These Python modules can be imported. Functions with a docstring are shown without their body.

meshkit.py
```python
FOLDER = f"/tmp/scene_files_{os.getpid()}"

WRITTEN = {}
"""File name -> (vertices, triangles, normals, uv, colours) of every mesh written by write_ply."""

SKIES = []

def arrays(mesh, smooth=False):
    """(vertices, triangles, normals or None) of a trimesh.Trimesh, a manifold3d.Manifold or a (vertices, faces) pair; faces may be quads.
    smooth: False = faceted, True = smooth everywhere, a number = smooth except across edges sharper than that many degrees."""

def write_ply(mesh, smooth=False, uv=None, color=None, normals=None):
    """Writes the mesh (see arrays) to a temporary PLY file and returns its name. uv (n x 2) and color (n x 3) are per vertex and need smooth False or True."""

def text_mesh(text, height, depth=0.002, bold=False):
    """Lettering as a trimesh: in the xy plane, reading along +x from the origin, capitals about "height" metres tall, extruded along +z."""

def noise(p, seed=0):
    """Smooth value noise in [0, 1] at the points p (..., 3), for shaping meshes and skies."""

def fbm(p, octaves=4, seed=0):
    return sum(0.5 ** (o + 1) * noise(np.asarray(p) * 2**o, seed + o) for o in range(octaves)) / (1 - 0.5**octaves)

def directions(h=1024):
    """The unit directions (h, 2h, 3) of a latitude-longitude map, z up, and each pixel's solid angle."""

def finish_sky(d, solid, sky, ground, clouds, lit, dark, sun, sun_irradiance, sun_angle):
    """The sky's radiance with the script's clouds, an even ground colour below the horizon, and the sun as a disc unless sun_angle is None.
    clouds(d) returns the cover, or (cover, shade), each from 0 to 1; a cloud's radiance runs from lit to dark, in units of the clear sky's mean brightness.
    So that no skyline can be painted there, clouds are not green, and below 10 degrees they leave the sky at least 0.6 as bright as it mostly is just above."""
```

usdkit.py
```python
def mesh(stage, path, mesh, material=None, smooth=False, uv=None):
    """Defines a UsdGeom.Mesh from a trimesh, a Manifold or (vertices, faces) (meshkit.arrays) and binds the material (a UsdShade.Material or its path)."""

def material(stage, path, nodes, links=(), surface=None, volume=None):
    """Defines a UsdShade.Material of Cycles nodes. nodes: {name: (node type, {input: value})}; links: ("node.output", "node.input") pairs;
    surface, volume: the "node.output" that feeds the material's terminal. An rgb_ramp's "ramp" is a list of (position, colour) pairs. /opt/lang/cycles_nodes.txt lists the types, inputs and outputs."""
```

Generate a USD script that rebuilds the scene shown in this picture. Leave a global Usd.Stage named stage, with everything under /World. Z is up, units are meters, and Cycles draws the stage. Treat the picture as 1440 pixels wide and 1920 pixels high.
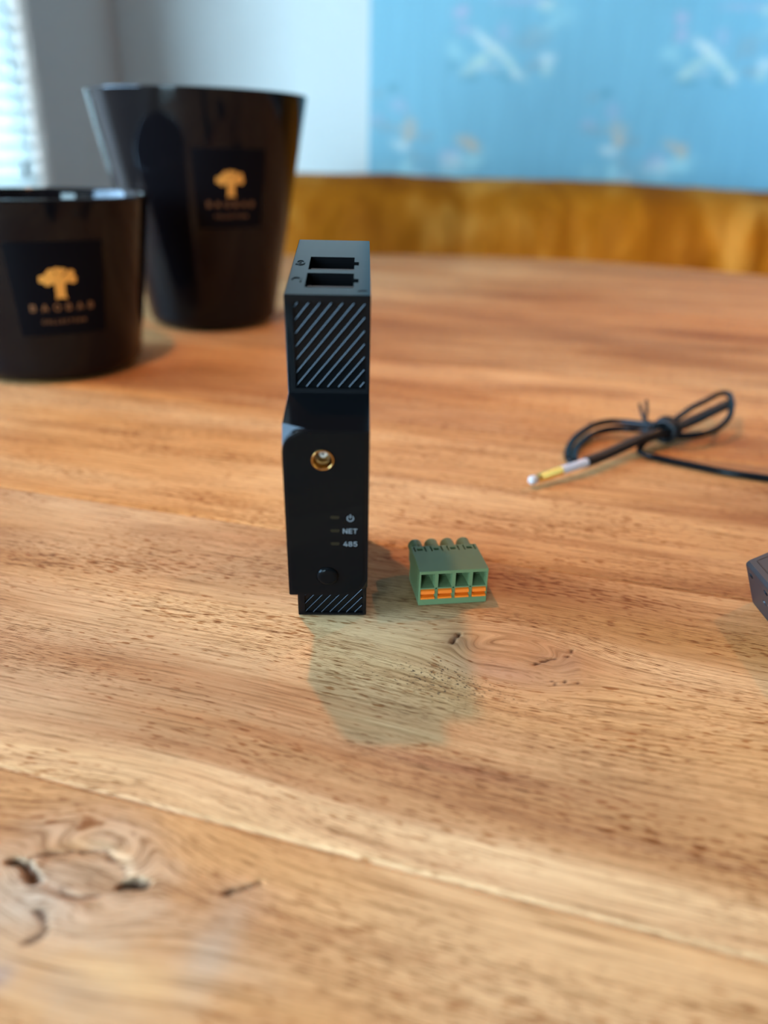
import math, random
import numpy as np, trimesh, shapely, manifold3d
import shapely.geometry as sg
from shapely import affinity
import usdkit, meshkit
from pxr import Usd, UsdGeom, UsdLux, UsdShade, Gf, Sdf, Vt

rng = np.random.default_rng(7)
random.seed(7)
stage = Usd.Stage.CreateInMemory()
UsdGeom.SetStageUpAxis(stage, 'Z')
UsdGeom.SetStageMetersPerUnit(stage, 1.0)
UsdGeom.Xform.Define(stage, '/World')
TZ = 0.75                                   # height of the table top above the floor

# ------------------------------------------------------------------ camera
cam = UsdGeom.Camera.Define(stage, '/World/camera')
FPX = 1429.764                              # focal length in pixels of a 1440 wide picture
th, ro, eye = 0.44295, 0.02391, np.array([0, 0, TZ + 0.11281])
F = np.array([0, math.cos(th), -math.sin(th)]); X = np.array([1.0, 0, 0]); Uv = np.cross(X, F)
R = math.cos(ro) * X + math.sin(ro) * Uv
U = -math.sin(ro) * X + math.cos(ro) * Uv
cam.AddTransformOp().Set(Gf.Matrix4d(*R, 0, *U, 0, *(-F), 0, *eye, 1))
FOCAL = 6.86
cam.CreateFocalLengthAttr(FOCAL)
cam.CreateHorizontalApertureAttr(FOCAL * 1440 / FPX)
cam.CreateFStopAttr(1.78)
cam.CreateFocusDistanceAttr(0.192)
cam.CreateClippingRangeAttr(Gf.Vec2f(0.01, 100))
cam.CreateExposureAttr(0.92)

# ------------------------------------------------------------------ sky and daylight through the windows
WX = -0.53                                  # inner face of the left wall
dome = UsdLux.DomeLight.Define(stage, '/World/sky')
dome.CreateIntensityAttr(1.0)
dome.CreateColorAttr(Gf.Vec3f(0.55, 0.78, 1.0))
DAY = Gf.Vec3f(0.52, 0.80, 1.0)
def daylight(name, xw, y0, y1, z0, z1, strength, color=DAY):
    l = UsdLux.RectLight.Define(stage, '/World/' + name)
    l.CreateWidthAttr(y1 - y0); l.CreateHeightAttr(z1 - z0)
    l.CreateIntensityAttr(strength); l.CreateColorAttr(color)
    # emits along its local -z; local x along world -y, local y up, local -z towards +x
    l.AddTransformOp().Set(Gf.Matrix4d(0, -1, 0, 0, 0, 0, 1, 0, -1, 0, 0, 0, xw - 0.16, (y0 + y1) / 2, (z0 + z1) / 2, 1))
WB = -2.20                                  # the left wall steps back to here nearer the camera
W1 = (0.82, 1.29, TZ + 0.0, TZ + 0.95)       # window with the blind: y0, y1, z0, z1
W2 = (-1.75, 0.75, TZ + 0.0, TZ + 1.45)      # bare window left of the table
W3 = (-2.12, -0.85, TZ - 0.65, TZ + 1.45)    # glazed door in the front wall, left behind the camera: x0, x1, z0, z1
WF = -3.50                                  # inner face of the front wall
daylight('daylight_blind_window', WX, *W1, 16.0)
daylight('daylight_side_window', WB, *W2, 19.0, Gf.Vec3f(0.36, 0.63, 1.0))
l3 = UsdLux.RectLight.Define(stage, '/World/daylight_rear_window')
l3.CreateWidthAttr(W3[1] - W3[0]); l3.CreateHeightAttr(W3[3] - W3[2]); l3.CreateIntensityAttr(22.0); l3.CreateColorAttr(DAY)
l3.AddTransformOp().Set(Gf.Matrix4d(1, 0, 0, 0, 0, 0, 1, 0, 0, -1, 0, 0, (W3[0] + W3[1]) / 2, WF - 0.16, (W3[2] + W3[3]) / 2, 1))

# ------------------------------------------------------------------ helpers
used = {}
def numbered(path):
    n = used.get(path, -1) + 1
    used[path] = n
    return path if n == 0 else f'{path}_{n:03d}'
def tag(p, label=None, cat=None, group=None, kind=None):
    p = p.GetPrim() if hasattr(p, 'GetPrim') else p
    for k, v in (('label', label), ('category', cat), ('group', group), ('kind', kind)):
        if v: p.SetCustomDataByKey(k, v)
    return p
def thing(name, label, cat, loc=(0, 0, 0), rotz=0, group=None, kind=None, matrix=None):
    x = UsdGeom.Xform.Define(stage, numbered('/World/' + name))
    if matrix is not None: x.AddTransformOp().Set(matrix)
    else:
        x.AddTranslateOp().Set(Gf.Vec3d(*loc))
        if rotz: x.AddRotateZOp().Set(rotz)
    return tag(x, label, cat, group, kind)
def part(parent, name, mesh, mat, smooth=False, label=None, kind=None):
    base = str(parent.GetPath()) if parent else '/World'
    m = usdkit.mesh(stage, numbered(base + '/' + name), mesh, mat, smooth)
    return tag(m, label, None, None, kind)
def cat(ms): return trimesh.util.concatenate([tm(m) for m in ms])
def tm(m):
    if hasattr(m, 'to_mesh'):
        a = m.to_mesh(); return trimesh.Trimesh(a.vert_properties[:, :3], a.tri_verts, process=False)
    return m
def box(x0, x1, y0, y1, z0, z1):
    m = trimesh.creation.box([x1 - x0, y1 - y0, z1 - z0]); m.apply_translation([(x0 + x1) / 2, (y0 + y1) / 2, (z0 + z1) / 2]); return m
MF = manifold3d.Manifold
def mf(m):
    m = m.copy(); m.merge_vertices()
    return MF(manifold3d.Mesh(np.asarray(m.vertices, np.float32), np.asarray(m.faces, np.uint32)))
def mbox(x0, x1, y0, y1, z0, z1): return MF.cube([x1 - x0, y1 - y0, z1 - z0]).translate([x0, y0, z0])
def rbox(x0, x1, y0, y1, z0, z1, r, seg=8):
    s = MF.sphere(r, seg)
    return MF.batch_hull([s.translate([x, y, z]) for x in (x0 + r, x1 - r) for y in (y0 + r, y1 - r) for z in (z0 + r, z1 - r)])
def lathe(profile, n=64):
    """profile: (radius, z) list; a surface of revolution about z."""
    p = np.array(profile, float); a = np.arange(n) * 2 * np.pi / n
    v = np.stack([p[:, None, 0] * np.cos(a), p[:, None, 0] * np.sin(a), np.repeat(p[:, 1:2], n, 1)], -1).reshape(-1, 3)
    i, j = np.meshgrid(np.arange(len(p) - 1), np.arange(n), indexing='ij')
    q = np.stack([i * n + j, i * n + (j + 1) % n, (i + 1) * n + (j + 1) % n, (i + 1) * n + j], -1).reshape(-1, 4)
    m = trimesh.Trimesh(v, np.vstack([q[:, [0, 1, 2]], q[:, [0, 2, 3]]]), process=False)
    m.merge_vertices(); m.update_faces(m.nondegenerate_faces()); return m
def spline(pts, n=12, closed=False):
    p = np.array(pts, float); out = []
    q = np.vstack([2 * p[0] - p[1], p, 2 * p[-1] - p[-2]])
    for i in range(1, len(q) - 2):
        t = np.linspace(0, 1, n, endpoint=False)[:, None]
        a, b, c, d = q[i - 1:i + 3]
        out.append(0.5 * (2 * b + (c - a) * t + (2 * a - 5 * b + 4 * c - d) * t**2 + (3 * b - a - 3 * c + d) * t**3))
    return np.vstack(out + [p[-1:]])
def tube(pts, r, sides=12, cap=True):
    p = np.asarray(pts, float); t = np.gradient(p, axis=0); t /= np.linalg.norm(t, axis=1, keepdims=True)
    r = np.broadcast_to(r, (len(p),))
    a = np.cross(t[0], [0, 0, 1.0]); a /= np.linalg.norm(a); A = []
    for k in range(len(p)):
        a = a - t[k] * (a @ t[k]); a /= np.linalg.norm(a); A.append(a)
    A = np.array(A); B = np.cross(t, A); ang = np.arange(sides) * 2 * np.pi / sides
    v = p[:, None] + r[:, None, None] * (np.cos(ang)[None, :, None] * A[:, None] + np.sin(ang)[None, :, None] * B[:, None])
    i, j = np.meshgrid(np.arange(len(p) - 1), np.arange(sides), indexing='ij')
    q = np.stack([i * sides + j, i * sides + (j + 1) % sides, (i + 1) * sides + (j + 1) % sides, (i + 1) * sides + j], -1).reshape(-1, 4)
    f = np.vstack([q[:, [0, 1, 2]], q[:, [0, 2, 3]]]); v = v.reshape(-1, 3)
    if cap:
        n = len(v); v = np.vstack([v, p[:1], p[-1:]]); k = np.arange(sides); e = (len(p) - 1) * sides
        f = np.vstack([f, np.stack([np.full(sides, n), (k + 1) % sides, k], 1), np.stack([np.full(sides, n + 1), e + k, e + (k + 1) % sides], 1)])
    m = trimesh.Trimesh(v, f, process=False); m.fix_normals(); return m
def extrude(poly, d0, d1, axis='z'):
    """shapely polygon(s) -> solid between d0 and d1. axis 'y': polygon (x, z), extruded along y; axis 'x': polygon (y, z)."""
    ms = [trimesh.creation.extrude_polygon(g, d1 - d0, engine='earcut') for g in getattr(poly, 'geoms', [poly]) if g.area > 0]
    m = trimesh.util.concatenate(ms); v = m.vertices.copy(); v[:, 2] += d0
    if axis == 'y': v = v[:, [0, 2, 1]]
    if axis == 'x': v = v[:, [2, 0, 1]]
    m = trimesh.Trimesh(v, m.faces if axis != 'y' else m.faces[:, ::-1], process=False)
    return m
def roundrect(x0, x1, z0, z1, bl, br, tr, tl, n=10):
    pts = []
    for (cx, cz, r, a0) in ((x0 + bl, z0 + bl, bl, 180), (x1 - br, z0 + br, br, 270), (x1 - tr, z1 - tr, tr, 0), (x0 + tl, z1 - tl, tl, 90)):
        for a in np.radians(np.linspace(a0, a0 + 90, n if r > 0 else 1)): pts.append((cx + r * math.cos(a), cz + r * math.sin(a)))
    return sg.Polygon(pts)
def primvar(mesh, name, data, kind=Sdf.ValueTypeNames.Float3Array):
    UsdGeom.PrimvarsAPI(mesh).CreatePrimvar(name, kind, 'vertex').Set(Vt.Vec3fArray.FromNumpy(np.asarray(data, np.float32)))

# ------------------------------------------------------------------ materials
LK = '/World/Looks/'
def plain(name, color, rough=0.5, **kw):
    return usdkit.material(stage, LK + name, {'p': ('principled_bsdf', dict(base_color=color, roughness=rough, **kw))}, surface='p.BSDF')
def grained(name, color, rough, scale, bump, strength=0.3, var=0.1, **kw):
    """a plain colour with fine noise relief and a slight variation in tone"""
    c = np.array(color)
    return usdkit.material(stage, LK + name, {
        'tc': ('texture_coordinate', {}), 'n': ('noise_texture', {'scale': scale, 'detail': 3.0}),
        'r': ('rgb_ramp', {'ramp': [(0.3, tuple(c * (1 - var))), (0.7, tuple(c * (1 + var)))]}),
        'b': ('bump', {'strength': strength, 'distance': bump}), 'p': ('principled_bsdf', dict(roughness=rough, **kw))},
        [('tc.object', 'n.vector'), ('n.fac', 'r.fac'), ('r.color', 'p.base_color'), ('n.fac', 'b.height'), ('b.normal', 'p.normal')], surface='p.BSDF')
M = {}
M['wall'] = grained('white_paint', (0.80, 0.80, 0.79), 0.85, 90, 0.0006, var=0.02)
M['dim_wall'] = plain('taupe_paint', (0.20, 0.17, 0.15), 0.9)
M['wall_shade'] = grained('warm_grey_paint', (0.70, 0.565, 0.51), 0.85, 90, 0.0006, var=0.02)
M['ceiling'] = plain('ceiling_paint', (0.34, 0.32, 0.30), 0.9)
M['trim'] = plain('trim_paint', (0.8, 0.8, 0.8), 0.4)
M['housing'] = grained('black_matte_plastic', (0.003, 0.003, 0.0033), 0.17, 9000, 0.00003, strength=0.05, specular_ior_level=0.14)
M['gloss'] = plain('black_gloss_plastic', (0.003, 0.003, 0.003), 0.06, specular_ior_level=0.08)
M['dark_inside'] = plain('black_inner_plastic', (0.006, 0.006, 0.007), 0.5)
M['print'] = plain('grey_print', (0.12, 0.12, 0.12), 0.5, specular_ior_level=0.1)
M['lens'] = plain('smoked_light_pipe', (0.012, 0.009, 0.004), 0.35, specular_ior_level=0.2)
M['gold'] = plain('gold_plating', (0.62, 0.36, 0.12), 0.14, metallic=1.0)
M['gold_bright'] = plain('polished_gold', (1.0, 0.74, 0.20), 0.24, metallic=1.0)
M['insulator'] = plain('white_insulator', (0.36, 0.31, 0.28), 0.45)
M['steel'] = plain('dull_steel', (0.10, 0.10, 0.11), 0.35, metallic=1.0)
M['green'] = grained('green_terminal_plastic', (0.100, 0.143, 0.057), 0.5, 7000, 0.00002, strength=0.2, var=0.04)
M['orange'] = plain('orange_lever_plastic', (0.74, 0.135, 0.004), 0.42)
M['cable'] = plain('black_cable_jacket', (0.0025, 0.0025, 0.003), 0.16, specular_ior_level=0.13)
M['shrink'] = plain('black_heat_shrink', (0.003, 0.003, 0.003), 0.5, specular_ior_level=0.25)
M['clear_sleeve'] = plain('milky_sleeve', (0.42, 0.40, 0.41), 0.2)
M['grey_box'] = grained('dark_grey_plastic', (0.018, 0.018, 0.021), 0.45, 6000, 0.00003, strength=0.3)
M['candle_glass'] = plain('black_candle_glass', (0.003, 0.0025, 0.003), 0.05, specular_ior_level=0.22)
M['label_black'] = plain('black_label', (0.002, 0.002, 0.003), 0.3, specular_ior_level=0.05)
M['label_gold'] = plain('gold_foil', (0.80, 0.42, 0.09), 0.38, metallic=0.75)
M['label_copper'] = plain('copper_foil', (0.22, 0.10, 0.04), 0.4, metallic=0.6)
M['wax'] = plain('black_wax', (0.01, 0.01, 0.011), 0.5)
M['wick'] = plain('cotton_wick', (0.7, 0.66, 0.55), 0.9)
M['brass'] = plain('lamp_brass', (0.5, 0.33, 0.12), 0.3, metallic=1.0)
M['black_metal'] = plain('black_metal', (0.02, 0.02, 0.02), 0.4, metallic=0.5)
M['floor'] = usdkit.material(stage, LK + 'floor_boards', {
    'tc': ('texture_coordinate', {}), 'm': ('mapping', {'scale': (1.0, 14.0, 1.0)}), 'n': ('noise_texture', {'scale': 3.0, 'detail': 5.0}),
    'r': ('rgb_ramp', {'ramp': [(0.3, (0.16, 0.09, 0.045)), (0.7, (0.30, 0.18, 0.09))]}), 'p': ('principled_bsdf', {'roughness': 0.5})},
    [('tc.object', 'm.vector'), ('m.vector', 'n.vector'), ('n.fac', 'r.fac'), ('r.color', 'p.base_color')], surface='p.BSDF')
M['pane'] = usdkit.material(stage, LK + 'window_pane', {
    't': ('transparent_bsdf', {'color': (0.97, 0.99, 0.98)}), 'g': ('glossy_bsdf', {'color': (1, 1, 1), 'roughness': 0.0}), 'f': ('fresnel', {'IOR': 1.45}), 'x': ('mix_closure', {})},
    [('f.fac', 'x.fac'), ('t.BSDF', 'x.closure1'), ('g.BSDF', 'x.closure2')], surface='x.closure')
M['slat'] = usdkit.material(stage, LK + 'blind_slat', {
    'd': ('diffuse_bsdf', {'color': (0.80, 0.80, 0.79)}), 't': ('translucent_bsdf', {'color': (0.60, 0.61, 0.61)}), 'x': ('mix_closure', {'fac': 0.5})},
    [('d.BSDF', 'x.closure1'), ('t.BSDF', 'x.closure2')], surface='x.closure')
M['velvet'] = usdkit.material(stage, LK + 'ochre_velvet', {
    'tc': ('texture_coordinate', {}), 'm': ('mapping', {'scale': (9.0, 9.0, 5.0)}), 'n': ('noise_texture', {'scale': 1.0, 'detail': 3.0, 'distortion': 0.6}),
    'r': ('rgb_ramp', {'ramp': [(0.32, (0.27, 0.065, 0.001)), (0.50, (0.39, 0.108, 0.003)), (0.68, (0.58, 0.215, 0.028))]}),
    'p': ('principled_bsdf', {'roughness': 0.75, 'sheen_weight': 0.03, 'specular_ior_level': 0.1, 'sheen_roughness': 0.35, 'sheen_tint': (1.0, 0.62, 0.25)})},
    [('tc.object', 'm.vector'), ('m.vector', 'n.vector'), ('n.fac', 'r.fac'), ('r.color', 'p.base_color')], surface='p.BSDF')
M['wallpaper'] = usdkit.material(stage, LK + 'wallpaper_print', {
    'a': ('attribute', {'attribute': 'tone'}), 'tc': ('texture_coordinate', {}), 'm': ('mapping', {'scale': (160.0, 1.0, 9.0)}), 'n': ('noise_texture', {'scale': 1.0, 'detail': 2.0}),
    'r': ('rgb_ramp', {'ramp': [(0.3, (0.92, 0.93, 0.94)), (0.7, (1.05, 1.04, 1.03))]}), 'x': ('mix', {'mix_type': 'multiply', 'fac': 1.0}), 'p': ('principled_bsdf', {'roughness': 0.6})},
    [('tc.object', 'm.vector'), ('m.vector', 'n.vector'), ('n.fac', 'r.fac'), ('a.color', 'x.color1'), ('r.color', 'x.color2'), ('x.color', 'p.base_color')], surface='p.BSDF')
M['wood'] = usdkit.material(stage, LK + 'table_wood', {
    'tone': ('attribute', {'attribute': 'tone'}), 'grain': ('attribute', {'attribute': 'grain'}),
    'm1': ('mapping', {'scale': (42.0, 1250.0, 0.0)}), 'n1': ('noise_texture', {'scale': 1.0, 'detail': 4.0, 'roughness': 0.6}),
    'r1': ('rgb_ramp', {'ramp': [(0.30, (0.55, 0.47, 0.39)), (0.47, (0.97, 0.95, 0.92)), (0.70, (1.20, 1.22, 1.24))]}),
    'm2': ('mapping', {'scale': (250.0, 3900.0, 0.0)}), 'n2': ('noise_texture', {'scale': 1.0, 'detail': 2.0, 'roughness': 0.55}),
    'r2': ('rgb_ramp', {'ramp': [(0.53, (1, 1, 1)), (0.63, (0.34, 0.22, 0.13))]}),
    'm4': ('mapping', {'scale': (14.0, 60.0, 0.0)}), 'n4': ('noise_texture', {'scale': 1.0, 'detail': 2.0}),
    'r4': ('rgb_ramp', {'ramp': [(0.40, (0.12, 0.12, 0.12)), (0.60, (1, 1, 1))]}),
    'm6': ('mapping', {'scale': (240.0, 1150.0, 0.0), 'location': (3.1, 7.7, 0.0)}), 'n6': ('noise_texture', {'scale': 1.0, 'detail': 1.5}), 'm7': ('mapping', {'scale': (16.0, 75.0, 0.0), 'location': (9.0, 2.0, 0.0)}), 'n7': ('noise_texture', {'scale': 1.0, 'detail': 1.0}),
    'z0': ('math', {'math_type': 'minimum', 'value2': 0.0}), 'a7': ('math', {'math_type': 'add'}), 'a6': ('math', {'math_type': 'multiply_add', 'value2': 0.55}), 'r6': ('rgb_ramp', {'ramp': [(0.88, (1, 1, 1)), (0.99, (0.56, 0.40, 0.28))]}), 'x6': ('mix', {'mix_type': 'multiply', 'fac': 1.0}),
    'x1': ('mix', {'mix_type': 'multiply', 'fac': 1.0}), 'x2': ('mix', {'mix_type': 'multiply', 'fac': 1.0}),
    'sx': ('separate_xyz', {}), 'm5': ('mapping', {'scale': (900.0, 2000.0, 0.0)}), 'n5': ('noise_texture', {'scale': 1.0, 'detail': 2.0}), 'th': ('math', {'math_type': 'multiply_add', 'value2': 0.195}), 'r5': ('rgb_ramp', {'ramp': [(0.76, (0, 0, 0)), (0.82, (1, 1, 1))]}),
    'x3': ('mix', {'mix_type': 'mix', 'color2': (0.09, 0.042, 0.02)}), 'add': ('math', {'math_type': 'multiply_add', 'value2': -0.8}),
    'b': ('bump', {'strength': 0.45, 'distance': 0.00012}),
    'rr': ('map_range', {'from_min': 0.3, 'from_max': 0.7, 'to_min': 0.60, 'to_max': 0.50}),
    'p': ('principled_bsdf', {'specular_ior_level': 0.07})},
    [('grain.vector', 'm1.vector'), ('m1.vector', 'n1.vector'), ('n1.fac', 'r1.fac'), ('grain.vector', 'm2.vector'), ('m2.vector', 'n2.vector'), ('n2.fac', 'r2.fac'),
     ('grain.vector', 'm4.vector'), ('m4.vector', 'n4.vector'), ('n4.fac', 'r4.fac'), ('r4.color', 'x2.fac'),
     ('tone.color', 'x1.color1'), ('r1.color', 'x1.color2'), ('x1.color', 'x2.color1'), ('r2.color', 'x2.color2'), ('grain.vector', 'm6.vector'), ('m6.vector', 'n6.vector'), ('grain.vector', 'm7.vector'), ('m7.vector', 'n7.vector'), ('n7.fac', 'a6.value1'), ('n6.fac', 'a6.value3'), ('sx.z', 'z0.value1'), ('a6.value', 'a7.value1'), ('z0.value', 'a7.value2'), ('a7.value', 'r6.fac'), ('x2.color', 'x6.color1'), ('r6.color', 'x6.color2'), ('x6.color', 'x3.color1'), ('grain.vector', 'sx.vector'), ('grain.vector', 'm5.vector'), ('m5.vector', 'n5.vector'), ('sx.z', 'th.value1'), ('n5.fac', 'th.value3'), ('th.value', 'r5.fac'), ('r5.color', 'x3.fac'), ('x3.color', 'p.base_color'),
     ('n2.fac', 'add.value1'), ('n1.fac', 'add.value3'), ('add.value', 'b.height'), ('b.normal', 'p.normal'), ('n1.fac', 'rr.value'), ('rr.result', 'p.roughness')], surface='p.BSDF')

# ------------------------------------------------------------------ the room
RX1, RY0, RY1, CZ = 3.8, WF, 1.70, 2.6
fl = part(None, 'floor', box(WB - .22, RX1 + .12, RY0 - .12, RY1 + .12, -0.06, 0), M['floor']); tag(fl, 'brown boarded floor under the table', 'floor', kind='structure')
ce = part(None, 'ceiling', box(WB - .22, RX1 + .12, RY0 - .12, RY1 + .12, CZ, CZ + .06), M['ceiling']); tag(ce, 'ceiling over the room', 'ceiling', kind='structure')
YS = 0.74                                   # where the left wall steps back
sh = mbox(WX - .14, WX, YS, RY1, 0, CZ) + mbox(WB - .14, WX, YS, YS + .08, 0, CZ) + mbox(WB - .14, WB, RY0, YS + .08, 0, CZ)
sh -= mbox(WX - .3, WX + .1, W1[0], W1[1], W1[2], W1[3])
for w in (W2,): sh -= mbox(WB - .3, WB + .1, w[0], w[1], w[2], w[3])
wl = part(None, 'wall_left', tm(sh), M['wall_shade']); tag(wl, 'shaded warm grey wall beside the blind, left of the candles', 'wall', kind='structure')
tag(part(None, 'wall_right', box(RX1, RX1 + .12, RY0, RY1, 0, CZ), M['dim_wall']), 'plain taupe wall on the right of the room', 'wall', kind='structure')
wf = part(None, 'wall_front', tm(mbox(WB - .14, RX1 + .12, RY0 - .14, RY0, 0, CZ) - mbox(W3[0], W3[1], RY0 - .3, RY0 + .1, W3[2], W3[3])), M['dim_wall']); tag(wf, 'plain taupe wall behind the camera', 'wall', kind='structure')
wb = thing('wall_back', 'back wall, bare white next to the corner and papered light blue on the right', 'wall', kind='structure')
part(wb, 'plaster', box(WX - .14, RX1 + .12, RY1, RY1 + .12, 0, CZ), M['wall'])

# wallpaper: a sheet with a printed chinoiserie pattern of small flower clusters and pavilion-like sprays
def wallpaper():
    x0, x1, z0, z1, st = -0.0485, 2.4, 0.12, CZ - 0.02, 0.006
    nx, nz = int((x1 - x0) / st) + 1, int((z1 - z0) / st) + 1
    gx, gz = np.meshgrid(np.linspace(x0, x1, nx), np.linspace(z0, z1, nz))
    P, Q = 0.4165, 0.372                      # repeat: across, up
    col = np.ones(gx.shape + (3,)) * np.array([0.25, 0.52, 0.65])
    n = meshkit.fbm(np.stack([gx * 6, gz * 4, 0 * gx], -1), 4, 3)[..., None]
    col = col * (0.93 + 0.14 * n)
    wob = meshkit.fbm(np.stack([gx * 70, gz * 70, 0 * gx], -1), 3, 11)
    def px(cx, cy): return -0.0487 + (cx - 25) * 0.000537, TZ + 0.372 - cy * 0.000493
    white, mint, lilac, peach, grey, teal, cyan = (0.80, 0.84, 0.82), (0.62, 0.76, 0.70), (0.54, 0.54, 0.70), (0.68, 0.54, 0.43), (0.34, 0.43, 0.48), (0.13, 0.33, 0.42), (0.48, 0.76, 0.80)
    marks = [  # (x, y, half width, half height in crop pixels, turn, colour, strength)
        (345, 45, 26, 22, 0, lilac, .8), (350, 98, 24, 20, 0, lilac, .7), (325, 165, 34, 26, 0, cyan, .45), (322, 222, 16, 18, 0, teal, .35), (355, 190, 50, 12, 20, cyan, .35),
        (440, 140, 44, 17, 25, white, .75), (485, 175, 55, 15, 33, white, .7), (530, 215, 50, 15, 38, mint, .75), (555, 245, 26, 12, 35, white, .55), (420, 200, 52, 15, -28, mint, .75), (390, 232, 36, 12, -20, mint, .6), (455, 225, 40, 10, 0, white, .5),
        (395, 262, 40, 8, 0, teal, .5), (500, 252, 55, 9, 22, teal, .55), (600, 130, 60, 36, -20, grey, .45), (615, 215, 30, 20, 0, grey, .6), (660, 190, 30, 20, 0, white, .65), (662, 235, 20, 15, 0, mint, .6), (495, 105, 26, 28, 0, lilac, .45), (640, 15, 36, 18, 0, mint, .7), (700, 40, 40, 40, 0, cyan, .3), (560, 5, 90, 12, 0, lilac, .5), (660, 80, 50, 14, -30, cyan, .3),
        (108, 302, 17, 14, 0, teal, .6), (62, 322, 22, 20, 0, grey, .4), (60, 410, 26, 18, 0, lilac, .45), (90, 440, 55, 16, 8, grey, .55), (140, 365, 30, 26, 0, lilac, .45), (172, 440, 30, 34, 0, peach, .6), (178, 470, 26, 22, 0, peach, .8), (148, 508, 32, 17, 15, white, .7), (235, 475, 34, 14, -20, grey, .5), (195, 540, 20, 30, 0, grey, .35), (172, 595, 26, 36, 0, cyan, .75), (215, 620, 36, 22, 0, white, .5), (95, 600, 44, 30, 0, cyan, .25),
        (395, 490, 40, 20, 20, peach, .85), (420, 515, 24, 22, 30, peach, .8), (330, 545, 36, 30, 0, lilac, .5), (345, 570, 44, 28, 0, white, .5), (418, 560, 40, 28, 25, cyan, .7), (352, 605, 55, 26, 0, cyan, .45), (455, 535, 36, 30, 0, cyan, .25), (240, 560, 60, 26, 0, grey, .25), (270, 612, 50, 14, 0, grey, .35)]
    for (cx, cy, hw, hh, turn, c, s) in marks:
        mx, mz = px(cx, cy)
        for k in range(-1, 7):
            for q in range(-3, 6):
                ox, oz = mx + k * P + (q % 2) * P * 0.0, mz + q * Q
                ix = np.where(np.abs(gx[0] - ox) < 0.07)[0]; iz = np.where(np.abs(gz[:, 0] - oz) < 0.07)[0]
                if not len(ix) or not len(iz): continue
                s_ = np.s_[iz[0]:iz[-1] + 1, ix[0]:ix[-1] + 1]
                a = math.radians(-turn); dx, dz = gx[s_] - ox, gz[s_] - oz
                e = ((dx * math.cos(a) + dz * math.sin(a)) / (hw * .000537))**2 + ((-dx * math.sin(a) + dz * math.cos(a)) / (hh * .000493))**2
                w = (np.clip(1.3 - np.sqrt(e) / 1.15 + (wob[s_] - .5) * 1.3, 0, 1) * min(s * 1.1, .85))[..., None]
                col[s_] = col[s_] * (1 - w) + np.array(c) * w
    v = np.stack([gx, np.full_like(gx, RY1 - 0.0008), gz], -1).reshape(-1, 3)
    i, j = np.meshgrid(np.arange(nz - 1), np.arange(nx - 1), indexing='ij')
    q = np.stack([i * nx + j, i * nx + j + 1, (i + 1) * nx + j + 1, (i + 1) * nx + j], -1).reshape(-1, 4)
    m = trimesh.Trimesh(v, np.vstack([q[:, [0, 1, 2]], q[:, [0, 2, 3]]]), process=False)
    p = usdkit.mesh(stage, numbered(str(wb.GetPath()) + '/wallpaper'), m, M['wallpaper'], False)
    primvar(p, 'tone', col.reshape(-1, 3), Sdf.ValueTypeNames.Color3fArray)
    tag(p, 'light blue wallpaper printed with pale flower clusters')
wallpaper()
for nm, m in (('baseboard_back', box(WX, RX1, RY1 - .014, RY1 - .0009, 0, .10)), ('baseboard_left', box(WX, WX + .013, YS, RY1 - .014, 0, .10)), ('baseboard_right', box(RX1 - .013, RX1, RY0, RY1 - .014, 0, .10)), ('baseboard_front', box(WB, RX1 - .013, RY0, RY0 + .013, 0, .10))):
    tag(part(None, nm, m, M['trim']), f'white baseboard along the {nm[10:]} wall', 'baseboard', kind='structure')
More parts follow.
